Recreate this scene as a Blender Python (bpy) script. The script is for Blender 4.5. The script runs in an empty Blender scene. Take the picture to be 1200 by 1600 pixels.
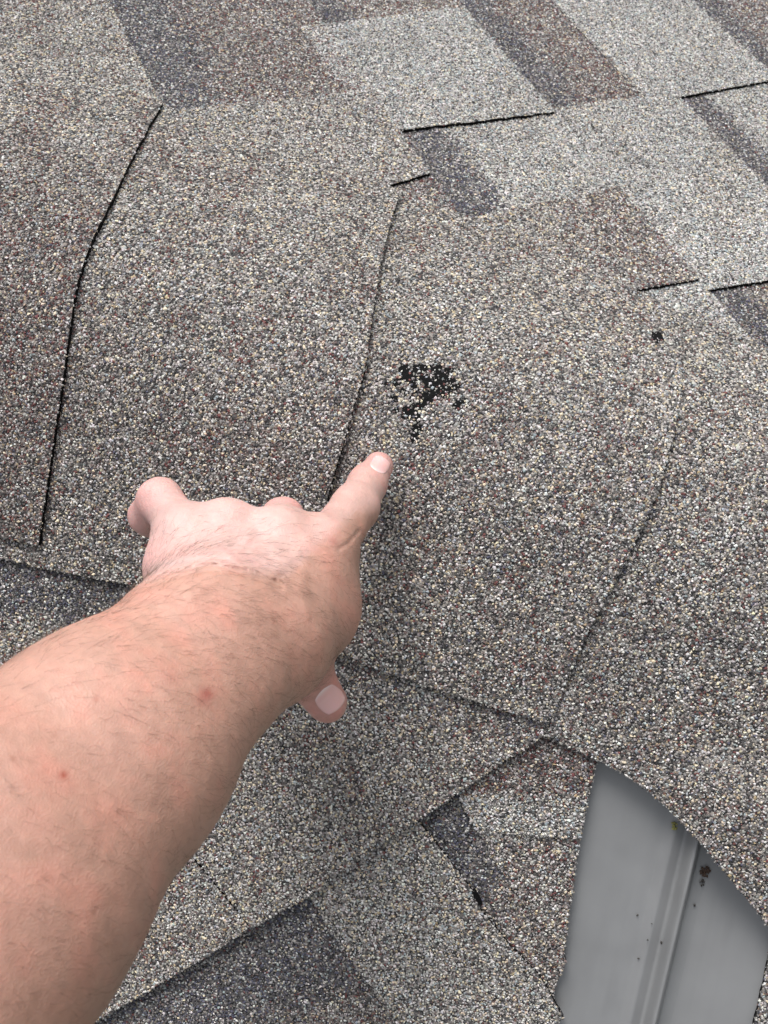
import bpy, math, random
import numpy as np
from mathutils import Matrix, Vector
from mathutils.geometry import delaunay_2d_cdt

# ------------------------------------------------------------------ frame, camera, light
F = 1700.0                                     # focal length in photo pixels (1200 x 1600)
UP = np.array([-.452, -.359, -.814]); UP /= np.linalg.norm(UP)      # world up seen in the camera frame (x right, y down, z ahead)
EX = np.array([1., 0, 0]) - UP * UP[0]; EX /= np.linalg.norm(EX)
EY = np.cross(UP, EX)
R = np.array([EX, EY, UP])                     # camera frame -> world
CAMZ = 0.42
def W(p):                                      # metres in camera frame -> world
    q = np.asarray(p) @ R.T
    q[..., 2] += CAMZ
    return q
sc = bpy.context.scene
C = sc.collection
cd = bpy.data.cameras.new('camera'); cam = bpy.data.objects.new('camera', cd); C.objects.link(cam)
cd.sensor_fit = 'VERTICAL'; cd.sensor_height = 36.0; cd.lens = 36.0 * F / 1600.0
cd.clip_start = 0.01; cd.clip_end = 500
rx, ry, rz = R @ np.array([1., 0, 0]), R @ np.array([0, -1., 0]), R @ np.array([0, 0, -1.])
m = Matrix.Identity(4)
for i in range(3):
    m[i][0], m[i][1], m[i][2] = rx[i], ry[i], rz[i]
m[2][3] = CAMZ
cam.matrix_world = m
cd.dof.use_dof = True; cd.dof.focus_distance = .50; cd.dof.aperture_fstop = 26
sc.camera = cam
w = bpy.data.worlds.new('World'); sc.world = w; w.use_nodes = True
nt = w.node_tree; nt.nodes.clear()
sun_dir_cam = np.array([-.20, -.80, -.56]); sun_dir_cam /= np.linalg.norm(sun_dir_cam)
sd = R @ sun_dir_cam
elev = math.asin(sd[2]); azim = math.atan2(sd[0], sd[1])
sky = nt.nodes.new('ShaderNodeTexSky'); sky.sky_type = 'NISHITA'; sky.sun_disc = False
sky.sun_elevation = elev; sky.sun_rotation = azim; sky.dust_density = 4.0; sky.air_density = 1.0
hs = nt.nodes.new('ShaderNodeHueSaturation'); hs.inputs['Saturation'].default_value = 0.22
bg = nt.nodes.new('ShaderNodeBackground'); bg.inputs['Strength'].default_value = 0.125
ow = nt.nodes.new('ShaderNodeOutputWorld')
nt.links.new(sky.outputs[0], hs.inputs['Color']); nt.links.new(hs.outputs[0], bg.inputs['Color']); nt.links.new(bg.outputs[0], ow.inputs[0])
sl = bpy.data.lights.new('sun', 'SUN'); sl.energy = 1.45; sl.angle = math.radians(24); sl.color = (1.0, .97, .93)
so = bpy.data.objects.new('sun', sl); C.objects.link(so)
so.rotation_euler = Vector(sd).to_track_quat('Z', 'Y').to_euler()
sc.view_settings.view_transform = 'Standard'; sc.view_settings.look = 'None'
sc.view_settings.exposure = 0.52; sc.view_settings.gamma = 1.0

rng = np.random.default_rng(7)

# ------------------------------------------------------------------ roof surface
N1 = np.array([.144, -.631, -.762]); N1 /= np.linalg.norm(N1)      # far slope
N2 = np.array([-.17, .15, -.974]); N2 /= np.linalg.norm(N2)        # near slope
Q0 = np.array([0, (574 - 800) / F, 1.0]) * .5                      # point on the hip line
KS = .055
def ray(px, py):
    px = np.asarray(px, float); py = np.asarray(py, float)
    return np.stack([(px - 600) / F, (py - 800) / F, np.ones_like(px)], -1)
def Ff(P):
    a = (P - Q0) @ N1; b = (P - Q0) @ N2
    h = np.clip(1 - np.abs(a - b) / KS, 0, 1)
    return np.maximum(a, b) + h * h * KS * .25
def surf(px, py, lift):
    d = ray(px, py); t = np.full(d.shape[:-1], .5)
    lift = np.broadcast_to(lift, t.shape)
    for _ in range(14):
        f = Ff(d * t[..., None]) - lift
        g = (Ff(d * (t + 1e-4)[..., None]) - lift - f) / 1e-4
        g = np.where(g > -.05, -.05, g)
        t = np.clip(t - np.clip(f / g, -.3, .3), .05, 4)
    return d * t[..., None]
def normal(P, e=1e-3):
    g = np.stack([Ff(P + np.array(v) * e) - Ff(P - np.array(v) * e) for v in ((1, 0, 0), (0, 1, 0), (0, 0, 1))], -1)
    return g / np.linalg.norm(g, axis=-1, keepdims=True)

# ------------------------------------------------------------------ value noise
def vnoise(x, y, seed=0):
    xi = np.floor(x).astype(np.int64); yi = np.floor(y).astype(np.int64)
    fx = x - xi; fy = y - yi; fx = fx * fx * (3 - 2 * fx); fy = fy * fy * (3 - 2 * fy)
    def h(a, b):
        v = (a * 374761393 + b * 668265263 + seed * 1442695041) & 0xffffffff
        v = ((v ^ (v >> 13)) * 1274126177) & 0xffffffff
        return ((v ^ (v >> 16)) & 0xffff) / 65535.
    return (h(xi, yi) * (1 - fx) + h(xi + 1, yi) * fx) * (1 - fy) + (h(xi, yi + 1) * (1 - fx) + h(xi + 1, yi + 1) * fx) * fy
def sm(x, a, b_): s = np.clip((x - a) / (b_ - a), 0, 1); return s * s * (3 - 2 * s)
def fbm(x, y, seed=0):
    return (vnoise(x, y, seed) + .5 * vnoise(2.1 * x, 2.1 * y, seed + 1) + .25 * vnoise(4.3 * x, 4.3 * y, seed + 2)) / 1.75

# ------------------------------------------------------------------ materials
def newmat(name):
    m = bpy.data.materials.new(name); m.use_nodes = True
    return m, m.node_tree, m.node_tree.nodes['Principled BSDF']
def nn(t, k, **kw):
    n = t.nodes.new(k)
    for a, b in kw.items(): setattr(n, a, b)
    return n
mg, t, b = newmat('granules')
at = nn(t, 'ShaderNodeVertexColor', layer_name='col'); t.links.new(at.outputs[0], b.inputs['Base Color'])
b.inputs['Roughness'].default_value = .7; b.inputs['Specular IOR Level'].default_value = .35
ms, t, b = newmat('granulated_asphalt')       # the sheet below the separate granules: finer granules in tar
at = nn(t, 'ShaderNodeVertexColor', layer_name='col'); geo = nn(t, 'ShaderNodeNewGeometry')
vo = nn(t, 'ShaderNodeTexVoronoi'); vo.inputs['Scale'].default_value = 950
t.links.new(geo.outputs['Position'], vo.inputs['Vector'])
sp = nn(t, 'ShaderNodeSeparateColor'); t.links.new(vo.outputs['Color'], sp.inputs[0])
cr = nn(t, 'ShaderNodeValToRGB'); cr.color_ramp.interpolation = 'CONSTANT'
el = cr.color_ramp.elements; el[0].color = (.15, .15, .16, 1); el[1].position = .38; el[1].color = (.6, .6, .6, 1)
for p_, c_ in ((.6, (1.1, 1.05, 1)), (.78, (2.0, 1.95, 1.85)), (.9, (.7, .4, .35)), (.95, (2.2, 1.9, 1.3))):
    e = el.new(p_); e.color = (*c_, 1)
t.links.new(sp.outputs[0], cr.inputs[0])
mx = nn(t, 'ShaderNodeMix', data_type='RGBA', blend_type='MULTIPLY'); mx.inputs[0].default_value = 1
t.links.new(at.outputs[0], mx.inputs[6]); t.links.new(cr.outputs[0], mx.inputs[7]); t.links.new(mx.outputs[2], b.inputs['Base Color'])
bp = nn(t, 'ShaderNodeBump'); bp.inputs['Distance'].default_value = .0006; bp.inputs['Strength'].default_value = .8; bp.invert = True
t.links.new(vo.outputs['Distance'], bp.inputs['Height']); t.links.new(bp.outputs[0], b.inputs['Normal'])
b.inputs['Roughness'].default_value = .85
mt, t, b = newmat('bare_asphalt')
nz = nn(t, 'ShaderNodeTexNoise'); nz.inputs['Scale'].default_value = 700
geo = nn(t, 'ShaderNodeNewGeometry'); t.links.new(geo.outputs['Position'], nz.inputs['Vector'])
bp = nn(t, 'ShaderNodeBump'); bp.inputs['Distance'].default_value = .0006; t.links.new(nz.outputs[0], bp.inputs['Height']); t.links.new(bp.outputs[0], b.inputs['Normal'])
b.inputs['Base Color'].default_value = (.006, .006, .0065, 1); b.inputs['Roughness'].default_value = .8; b.inputs['Specular IOR Level'].default_value = .12

# ------------------------------------------------------------------ granule palettes
PAL = np.array([(.74, .725, .70), (.495, .470, .452), (.295, .277, .268), (.095, .092, .094), (.75, .65, .49), (.46, .35, .22), (.18, .07, .068), (.38, .42, .44), (.105, .105, .145), (.215, .16, .15)])
#                white          light          mid            dark             cream           tan            red             blue grey       indigo         dusty brown
ZT = np.array([.150, .255, .215, .160, .105, .014, .010, .05, .0, .035])      # tan grey blend
ZB = np.array([.100, .190, .190, .175, .045, .015, .075, .03, .03, .150])     # brown blend
ZL = np.array([.320, .260, .110, .080, .015, .00, .0, .215, .0, .0])         # pale blue grey
ZD = np.array([.045, .120, .190, .250, .010, .00, .02, .055, .27, .02])       # painted shadow line
ZR = np.array([.060, .140, .170, .210, .035, .02, .22, .02, .02, .105])       # red brown

def zone_mix(zs):                                  # list of (palette, weight array)
    tot = 0; acc = 0
    for z, k in zs:
        k = np.asarray(k)[..., None]; acc = acc + k * z; tot = tot + k
    return acc / tot
def seg(px, py, poly):                             # distance in px to a polyline
    P = np.stack([px, py], -1); best = np.full(px.shape, 1e9)
    for a, b_ in zip(poly[:-1], poly[1:]):
        a = np.array(a, float); v = np.array(b_, float) - a
        s = np.clip(((P - a) @ v) / (v @ v), 0, 1)
        best = np.minimum(best, np.linalg.norm(P - a - s[..., None] * v, axis=-1))
    return best
def inside(px, py, poly):
    r = np.zeros(px.shape, bool); n = len(poly)
    for i in range(n):
        x1, y1 = poly[i]; x2, y2 = poly[(i + 1) % n]
        if y1 == y2: continue
        c = ((y1 > py) != (y2 > py)) & (px < (x2 - x1) * (py - y1) / (y2 - y1) + x1)
        r ^= c
    return r

# granules: irregular flattened chips
OCT = np.array([(1, 0, 0), (-1, 0, 0), (0, 1, 0), (0, -1, 0), (0, 0, 1), (0, 0, -1)], float)
OF = np.array([(0, 2, 4), (2, 1, 4), (1, 3, 4), (3, 0, 4), (2, 0, 5), (1, 2, 5), (3, 1, 5), (0, 3, 5)])
def chips(P, Nn, r, col, sink=.15):
    n = len(P)
    a = np.cross(Nn, rng.normal(size=(n, 3))); a /= np.linalg.norm(a, axis=1, keepdims=True)
    b_ = np.cross(Nn, a)
    tilt = rng.normal(0, .25, (n, 2))
    nz_ = Nn + a * tilt[:, :1] + b_ * tilt[:, 1:]; nz_ /= np.linalg.norm(nz_, axis=1, keepdims=True)
    a = np.cross(nz_, b_); b_ = np.cross(nz_, a)
    sx = r * rng.uniform(.85, 1.3, n); sy = r * rng.uniform(.75, 1.05, n); sz = r * rng.uniform(.5, .85, n)
    k = 1 + rng.uniform(-.28, .28, (n, 6))
    o = OCT[None] + rng.uniform(-.25, .25, (n, 6, 3))
    V = (P + nz_ * (r * (.45 - sink))[:, None])[:, None] + (o[..., 0] * k * sx[:, None])[..., None] * a[:, None] + (o[..., 1] * k * sy[:, None])[..., None] * b_[:, None] + (o[..., 2] * k * sz[:, None])[..., None] * nz_[:, None]
    fc = (OF[None] + (np.arange(n) * 6)[:, None, None]).reshape(-1, 3)
    return V.reshape(-1, 3), fc, np.repeat(col, 6, axis=0)

def mesh_np(name, V, faces, col=None, mats=(), midx=None, smooth=False, link=True):
    """faces: (n,3) or (n,4) array"""
    me = bpy.data.meshes.new(name)
    nf, k = faces.shape
    me.vertices.add(len(V)); me.vertices.foreach_set('co', np.ascontiguousarray(V, np.float32).ravel())
    me.loops.add(nf * k); me.loops.foreach_set('vertex_index', np.ascontiguousarray(faces, np.int32).ravel())
    me.polygons.add(nf); me.polygons.foreach_set('loop_start', np.arange(0, nf * k, k, dtype=np.int32))
    for mm in mats: me.materials.append(mm)
    if midx is not None: me.polygons.foreach_set('material_index', np.ascontiguousarray(midx, np.int32))
    me.polygons.foreach_set('use_smooth', np.full(nf, smooth))
    if col is not None:
        ca = me.color_attributes.new('col', 'FLOAT_COLOR', 'POINT')
        cc = np.ones((len(V), 4), np.float32); cc[:, :3] = col; ca.data.foreach_set('color', cc.ravel())
    me.update(calc_edges=True); me.validate()
    o = bpy.data.objects.new(name, me)
    if link: C.objects.link(o)
    return o

# plane used for laying granules at even spacing: the average slope
NA = N1 + N2; NA /= np.linalg.norm(NA)
def homog(nrm):
    u = np.cross(nrm, [0, 1, 0]); u /= np.linalg.norm(u); v = np.cross(nrm, u)
    q = Q0 @ nrm
    def to_uv(px, py):
        d = ray(px, py); P = d * (q / (d @ nrm))[..., None] - Q0
        return P @ u, P @ v
    def to_px(uu, vv):
        P = Q0 + uu[..., None] * u + vv[..., None] * v
        return P[..., 0] / P[..., 2] * F + 600, P[..., 1] / P[..., 2] * F + 800
    return to_uv, to_px
GM = (-170, -170, 1370, 1770)                      # pixel window that gets separate granules
def even_points(poly, nrm, step):
    to_uv, to_px = homog(nrm)
    c = np.array([(min(max(x, GM[0]), GM[2]), min(max(y, GM[1]), GM[3])) for x, y in poly], float)
    U, V = to_uv(c[:, 0], c[:, 1])
    us = np.arange(U.min(), U.max(), step); vs = np.arange(V.min(), V.max(), step * .87)
    if len(us) * len(vs) > 3e6: raise RuntimeError('too many')
    uu, vv = np.meshgrid(us, vs); uu = uu + (np.arange(len(vs)) % 2)[:, None] * step * .5
    uu = uu + rng.uniform(-.42, .42, uu.shape) * step; vv = vv + rng.uniform(-.42, .42, vv.shape) * step
    px, py = to_px(uu.ravel(), vv.ravel())
    k = (px > GM[0]) & (px < GM[2]) & (py > GM[1]) & (py < GM[3]); px, py = px[k], py[k]
    k = inside(px, py, poly)
    return px[k], py[k]

TOTAL = [0]
def wobble_poly(poly, step=9, amp=.9, close=True):
    out = []
    n = len(poly)
    for i in range(n if close else n - 1):
        a = np.array(poly[i], float); b_ = np.array(poly[(i + 1) % n], float)
        L = np.linalg.norm(b_ - a); far = min(a[0], b_[0]) < -150 or max(a[0], b_[0]) > 1350 or min(a[1], b_[1]) < -150 or max(a[1], b_[1]) > 1750
        k = max(1, int(L / (60 if far else step)))
        for j in range(k):
            p = a + (b_ - a) * j / k
            if not far:
                nrm = np.array([-(b_ - a)[1], (b_ - a)[0]]) / L
                am = amp * (.55 * (fbm(np.array(p[0] / 14.), np.array(p[1] / 14.), 5) - .5) * 4 + rng.normal(0, .35))
                p = p + nrm * am
            out.append((float(p[0]), float(p[1])))
    return out
def smooth_line(pts, n=6):                       # Catmull-Rom through points
    P = [np.array(p, float) for p in pts]; P = [2 * P[0] - P[1]] + P + [2 * P[-1] - P[-2]]
    out = []
    for i in range(1, len(P) - 2):
        for j in range(n):
            s = j / n
            out.append(tuple(.5 * (2 * P[i] + (P[i + 1] - P[i - 1]) * s + (2 * P[i - 1] - 5 * P[i] + 4 * P[i + 1] - P[i + 2]) * s * s + (-P[i - 1] + 3 * P[i] - 3 * P[i + 1] + P[i + 2]) * s ** 3)))
    out.append(tuple(P[-2])); return out

def sheet(name, poly, lift, zones, nrm, thick=.003, holes=None, cover=(), step=.00124, edge=True, parent=None):
    """one shingle layer: a bent slab with rough cut edges, and its stone granules bedded in the top"""
    out = wobble_poly(poly)
    xs = [p[0] for p in out]; ys = [p[1] for p in out]
    gs = 22
    gx, gy = np.meshgrid(np.arange(min(xs), max(xs), gs), np.arange(min(ys), max(ys), gs))
    gx = gx.ravel(); gy = gy.ravel()
    k = inside(gx, gy, out) & (seg(gx, gy, out + [out[0]]) > 6)
    far = (gx < -160) | (gx > 1360) | (gy < -160) | (gy > 1760)
    k &= ~far | ((np.round(gx / gs) % 3 == 0) & (np.round(gy / gs) % 3 == 0))
    pts = [Vector(p) for p in out] + [Vector((float(a), float(b_))) for a, b_ in zip(gx[k], gy[k])]
    no = len(out)
    vs, es, fs, ov, oe, of_ = delaunay_2d_cdt(pts, [(i, (i + 1) % no) for i in range(no)], [], 1, 1e-5)
    p2 = np.array([(v[0], v[1]) for v in vs]); tri = np.array([f for f in fs if len(f) == 3])
    a, b_, c_ = p2[tri[:, 0]], p2[tri[:, 1]], p2[tri[:, 2]]
    ar = (b_[:, 0] - a[:, 0]) * (c_[:, 1] - a[:, 1]) - (b_[:, 1] - a[:, 1]) * (c_[:, 0] - a[:, 0])
    tri = np.where((ar > 0)[:, None], tri[:, ::-1], tri)
    L = lambda x, y: (lift(x, y) if callable(lift) else np.full(np.shape(x), lift))
    top = surf(p2[:, 0], p2[:, 1], L(p2[:, 0], p2[:, 1])); nr = normal(top)
    bot = top - nr * thick
    nv = len(top)
    ed = {}
    for f in tri:
        for i in range(3):
            e = (f[i], f[(i + 1) % 3])
            if (e[1], e[0]) in ed: del ed[(e[1], e[0])]
            else: ed[e] = 1
    side = []
    for (i, j) in ed: side += [(j, i, i + nv), (j, i + nv, j + nv)]
    mean = zones(p2[:, 0], p2[:, 1]) @ PAL
    ns = len(side)
    V = np.concatenate([top, bot]); fc = np.concatenate([tri, tri[:, ::-1] + nv, np.array(side)])
    cl = np.concatenate([mean * .55, mean * 0 + .05])
    mi = np.concatenate([np.zeros(len(tri)), np.ones(len(tri) + ns)])
    px, py = even_points(out, nrm, step)
    if len(px):
        for cp in cover:                              # nothing is bedded deep beneath the course above
            m_ = inside(px, py, cp) & (seg(px, py, cp + [cp[0]]) > 34); px, py = px[~m_], py[~m_]
        r = rng.uniform(.38, .84, len(px)) * 1e-3 * step / .00118
        if holes is not None:
            m_ = ~holes(px, py, r); px, py, r = px[m_], py[m_], r[m_]
        P = surf(px, py, L(px, py)); nr = normal(P)
        wz = zones(px, py)
        cw = np.cumsum(wz, 1); cw /= cw[:, -1:]
        idx = (rng.uniform(size=(len(px), 1)) > cw).sum(1)
        col = PAL[np.clip(idx, 0, 9)] * rng.uniform(.78, 1.14, (len(px), 1)) * (.86 + .28 * fbm(px / 75., py / 75., 77))[:, None] * rng.uniform(.95, 1.05, (len(px), 3))
        v2, f2, c2 = chips(P, nr, r, col)
        if edge:                                      # granules stuck on the cut edge
            oc = np.array(out); k_ = (oc[:, 0] > -150) & (oc[:, 0] < 1350) & (oc[:, 1] > -150) & (oc[:, 1] < 1750); oc = oc[k_]
            oc = np.repeat(oc, 5, 0); oc = oc + rng.uniform(-4.5, 4.5, oc.shape) * [.35, .35] + rng.uniform(-4, 4, (len(oc), 1)) * 0
            le = L(oc[:, 0], oc[:, 1]); hq = rng.uniform(0, 1, len(oc)) ** 1.6
            if len(oc):
                Pe = surf(oc[:, 0], oc[:, 1], le - hq * thick * .9); ne_ = normal(Pe)
                ie = rng.choice(10, len(oc), p=ZT / ZT.sum()); v3, f3, c3 = chips(Pe, ne_, rng.uniform(.35, .62, len(oc)) * 1e-3, PAL[ie] * .8)
                f2 = np.concatenate([f2, f3 + len(v2)]); v2 = np.concatenate([v2, v3]); c2 = np.concatenate([c2, c3])
        fc = np.concatenate([fc, f2 + len(V)]); V = np.concatenate([V, v2]); cl = np.concatenate([cl, c2]); mi = np.concatenate([mi, np.full(len(f2), 2)])
        TOTAL[0] += len(px)
    o = mesh_np(name, W(V), fc, cl, (ms, mt, mg), mi)
    if parent is not None: o.parent = parent
    return o
def tag(o, label=None, cat=None, group=None, kind=None):
    if label: o['label'] = label
    if cat: o['category'] = cat
    if group: o['group'] = group
    if kind: o['kind'] = kind
    return o
def empty(name, px, py):
    o = bpy.data.objects.new(name, None); C.objects.link(o); o.empty_display_size = .02
    p = W(surf(np.array([float(px)]), np.array([float(py)]), 0.)[0]); o.location = p
    return o
def adopt(o, root):
    o.parent = root; o.matrix_parent_inverse = Matrix.Translation(root.location).inverted(); return o

# ------------------------------------------------------------------ setting below the shingles
gx, gy = np.meshgrid(np.linspace(-900, 2100, 61), np.linspace(-650, 2500, 61))
Vd = surf(gx.ravel(), gy.ravel(), -.012)
ii = np.arange(60)[:, None] * 61 + np.arange(60)[None]
fd = np.stack([ii, ii + 61, ii + 62, ii + 1], -1).reshape(-1, 4)
deck = mesh_np('roof_deck', W(Vd), fd, np.tile([.17, .165, .16], (len(Vd), 1)), (ms,), None, True)
tag(deck, kind='structure')
mgr, t, b = newmat('lawn'); nz = nn(t, 'ShaderNodeTexNoise'); nz.inputs['Scale'].default_value = 3; cr = nn(t, 'ShaderNodeValToRGB')
cr.color_ramp.elements[0].color = (.03, .05, .015, 1); cr.color_ramp.elements[1].color = (.09, .11, .04, 1)
t.links.new(nz.outputs[0], cr.inputs[0]); t.links.new(cr.outputs[0], b.inputs['Base Color'])
g = mesh_np('ground', np.array([(-200, -200, -4), (200, -200, -4), (200, 200, -4), (-200, 200, -4.)]), np.array([(0, 1, 2, 3)]), None, (mgr,)); tag(g, kind='structure')

# ------------------------------------------------------------------ metal valley
def Pn(px, py, off=0.):                            # on the near slope
    d = ray(px, py); return d * ((Q0 @ N2 + off) / (d @ N2))[..., None]
VA = Pn(np.array([1057.]), np.array([1290.]))[0]; VB = Pn(np.array([985.]), np.array([1600.]))[0]
vd = (VB - VA) / np.linalg.norm(VB - VA); wd = np.cross(vd, N2); wd /= np.linalg.norm(wd)
if wd[0] < 0: wd = -wd
PROF = np.array([(-.30, .0), (-.03, .0), (-.012, -.0004), (-.0045, -.0002), (-.0012, .0020), (.0002, .0024), (.0016, .0018), (.0050, .0004), (.0062, .0008), (.0084, .0088), (.0092, .0099), (.0101, .0100), (.0109, .0090), (.0130, .0012), (.019, .0002), (.026, .0012), (.06, .0150), (.11, .036), (.2, .07)])
def hval(w_): return np.interp(w_, PROF[:, 0], PROF[:, 1])
def wlat(px, py):
    return (Pn(np.asarray(px, float), np.asarray(py, float)) - VA) @ wd
prof = []
for (x0_, h0), (x1_, h1) in zip(PROF[:-1], PROF[1:]):
    k = max(1, int((x1_ - x0_) / .0004)) if abs(x0_) < .07 else 6
    for j in range(k): prof.append((x0_ + (x1_ - x0_) * j / k, 0))
prof = np.array([p for p in prof if -.115 < p[0] < .13])
h = hval(prof[:, 0])
xs_ = np.linspace(-.2, .2, 1601); hh = hval(xs_); kern = np.exp(-np.linspace(-2, 2, 9) ** 2); kern /= kern.sum(); hh = np.convolve(np.pad(hh, 4, 'edge'), kern, 'valid')
h = np.interp(prof[:, 0], xs_, hh)
nL = 160; Ls = np.linspace(-.10, .30, nL)
dent = lambda l, x: .0005 * (fbm(l * 28 + 3, x * 40 + 9, 3) - .5) * 1.6
G = VA + Ls[:, None, None] * vd + prof[None, :, :1] * wd + ((h[None, :] - .0042 + dent(Ls[:, None] + 0 * prof[None, :, 0], prof[None, :, 0] + 0 * Ls[:, None])))[..., None] * N2 * 1.0
nP = len(prof); Vt = G.reshape(-1, 3); Vb = Vt - N2 * .0006
ii = np.arange(nL - 1)[:, None] * nP + np.arange(nP - 1)[None]
f1 = np.stack([ii, ii + nP, ii + nP + 1, ii + 1], -1).reshape(-1, 4)
mm_, t, b = newmat('painted_metal')
geo = nn(t, 'ShaderNodeNewGeometry'); nz = nn(t, 'ShaderNodeTexNoise'); nz.inputs['Scale'].default_value = 35; nz.inputs['Detail'].default_value = 6
t.links.new(geo.outputs['Position'], nz.inputs['Vector']); cr = nn(t, 'ShaderNodeValToRGB')
cr.color_ramp.elements[0].position = .3; cr.color_ramp.elements[1].position = .7
cr.color_ramp.elements[0].color = (.240, .244, .250, 1); cr.color_ramp.elements[1].color = (.272, .277, .284, 1)
t.links.new(nz.outputs[0], cr.inputs[0])
at = nn(t, 'ShaderNodeVertexColor', layer_name='col'); mx = nn(t, 'ShaderNodeMix', data_type='RGBA', blend_type='MULTIPLY'); mx.inputs[0].default_value = 1
t.links.new(at.outputs[0], mx.inputs[6]); t.links.new(cr.outputs[0], mx.inputs[7]); t.links.new(mx.outputs[2], b.inputs['Base Color'])
nz2 = nn(t, 'ShaderNodeTexNoise'); nz2.inputs['Scale'].default_value = 240; t.links.new(geo.outputs['Position'], nz2.inputs['Vector'])
mr = nn(t, 'ShaderNodeMapRange'); mr.inputs[3].default_value = .26; mr.inputs[4].default_value = .38; t.links.new(nz2.outputs[0], mr.inputs[0]); t.links.new(mr.outputs[0], b.inputs['Roughness'])
b.inputs['Specular IOR Level'].default_value = .5
lw = np.repeat(Ls, nP); xw = np.tile(prof[:, 0], nL)
stc = .97 + .06 * fbm(lw * 9 + 4, xw * 260 + 31, 12) - .05 * sm(fbm(lw * 30, xw * 90 + 7, 15), .62, .8)
stc = np.repeat(stc[:, None], 3, 1) * np.array([1, .995, .985])
val = mesh_np('valley_flashing', W(np.concatenate([Vt, Vb])), np.concatenate([f1, f1[:, ::-1] + len(Vt)]), np.concatenate([stc, stc]), (mm_,), None, True)
tag(val, 'smooth grey metal valley flashing with a raised centre rib between the cut shingles', 'flashing')

# ------------------------------------------------------------------ far slope shingles
def X(x0, y): return -610 + (x0 + 610) * (y + 1530) / 1530.
def x0of(x, y): return -610 + 1530 * (x + 610) / (y + 1530.)
YT, YB = -420, 800
def strip(xa, xb, ta, tb, ba, bb):                 # ta/tb: y of the top line at the left and right side; ba/bb bottom line
    return [(X(xa, ta), ta), (X(xb, tb), tb), (X(xb, bb), bb), (X(xa, ba), ba)]
def flift(xb, extra=0., wdt=330):
    return lambda x, y: .0006 + extra + .0030 * np.clip(1 - (xb - x0of(x, y)) / wdt, 0, 1)
def noise_at(px, py, s=60., seed=0): return fbm(np.asarray(px) / s + 11, np.asarray(py) / s + 5, seed)
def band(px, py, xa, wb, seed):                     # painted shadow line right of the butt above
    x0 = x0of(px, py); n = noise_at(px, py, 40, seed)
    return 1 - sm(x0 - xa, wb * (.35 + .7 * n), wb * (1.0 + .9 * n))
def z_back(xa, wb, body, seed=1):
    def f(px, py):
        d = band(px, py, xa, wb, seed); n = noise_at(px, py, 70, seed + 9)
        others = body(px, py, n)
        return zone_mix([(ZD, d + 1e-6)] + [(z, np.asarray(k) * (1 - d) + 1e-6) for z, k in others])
    return f
def field(name, label, butt, xa, backz, tabs, cover):
    root = empty('roof_shingle', X(xa + 60, 100), 100)
    tag(root, label, 'shingle', 'laminated shingles on the far slope')
    o = sheet('backing_layer', [(X(xa - 70, YT), YT), (X(butt, YT), YT), (X(butt, YB), YB), (X(xa - 70, YB), YB)], flift(butt), backz, N1, .0026, cover=cover, step=.00128)
    adopt(o, root)
    for tp, tz, lab in tabs:
        q = sheet('tab', tp, flift(butt, .0021), tz, N1, .0027, cover=cover, step=.00128); adopt(q, root)
        if lab: q['label'] = lab
    return root
capcover = [(-400, -100), (0, 76), (255, 175), (625, 315), (760, 385), (1010, 500), (1115, 520), (1500, 700), (1500, 2000), (-400, 2000)]
upper = lambda xb: [(X(xb - 700, YT), YT), (X(xb, YT), YT), (X(xb, YB), YB), (X(xb - 700, YB), YB)]
n_ = noise_at
pale = lambda px, py: zone_mix([(ZL, 1.0 + 0 * px), (ZT, .15 + 1.3 * sm(n_(px, py, 80, 2), .4, .8))])
palest = lambda px, py: zone_mix([(ZL, 1.0 + 0 * px), (ZT, .1 + .6 * sm(n_(px, py, 80, 3), .5, .8))])
brown = lambda px, py: zone_mix([(ZB, 1.0 + 0 * px), (ZR, .8 * sm(n_(px, py, 50, 4), .45, .75)), (ZT, .5 * sm(n_(px, py, 70, 6), .5, .8))])
tanz = lambda px, py: zone_mix([(ZT, 1.0 + 0 * px), (ZB, .8 * sm(n_(px, py, 60, 7), .5, .8)), (ZL, .35 + 0 * px)])
bb_ = lambda px, py, n: [(ZB, 1.0), (ZR, .25 + .7 * sm(n, .45, .8)), (ZD, .12)]
bl_ = lambda px, py, n: [(ZL, 1.0), (ZT, .5 * sm(n, .4, .8))]
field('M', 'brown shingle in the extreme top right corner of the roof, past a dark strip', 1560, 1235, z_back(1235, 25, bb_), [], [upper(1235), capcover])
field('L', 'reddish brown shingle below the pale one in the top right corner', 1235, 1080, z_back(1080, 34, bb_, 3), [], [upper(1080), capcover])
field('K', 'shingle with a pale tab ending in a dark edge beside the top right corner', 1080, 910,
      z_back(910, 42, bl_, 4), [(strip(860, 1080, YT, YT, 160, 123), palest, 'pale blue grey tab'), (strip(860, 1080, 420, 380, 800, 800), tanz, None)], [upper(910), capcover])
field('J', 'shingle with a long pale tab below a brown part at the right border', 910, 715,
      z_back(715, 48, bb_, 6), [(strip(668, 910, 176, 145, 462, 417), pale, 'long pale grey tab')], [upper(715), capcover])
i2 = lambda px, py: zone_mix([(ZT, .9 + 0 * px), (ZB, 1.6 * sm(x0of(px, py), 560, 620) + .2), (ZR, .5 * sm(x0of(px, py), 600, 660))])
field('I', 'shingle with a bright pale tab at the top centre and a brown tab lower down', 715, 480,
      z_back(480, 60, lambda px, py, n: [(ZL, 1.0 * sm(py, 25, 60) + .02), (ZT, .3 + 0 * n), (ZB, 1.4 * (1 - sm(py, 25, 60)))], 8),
      [(strip(440, 715, 42, 12, 208, 175), palest, 'bright pale grey tab'), (strip(440, 715, 352, 290, 488, 436), i2, 'brown blend tab')], [upper(480), capcover])
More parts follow.
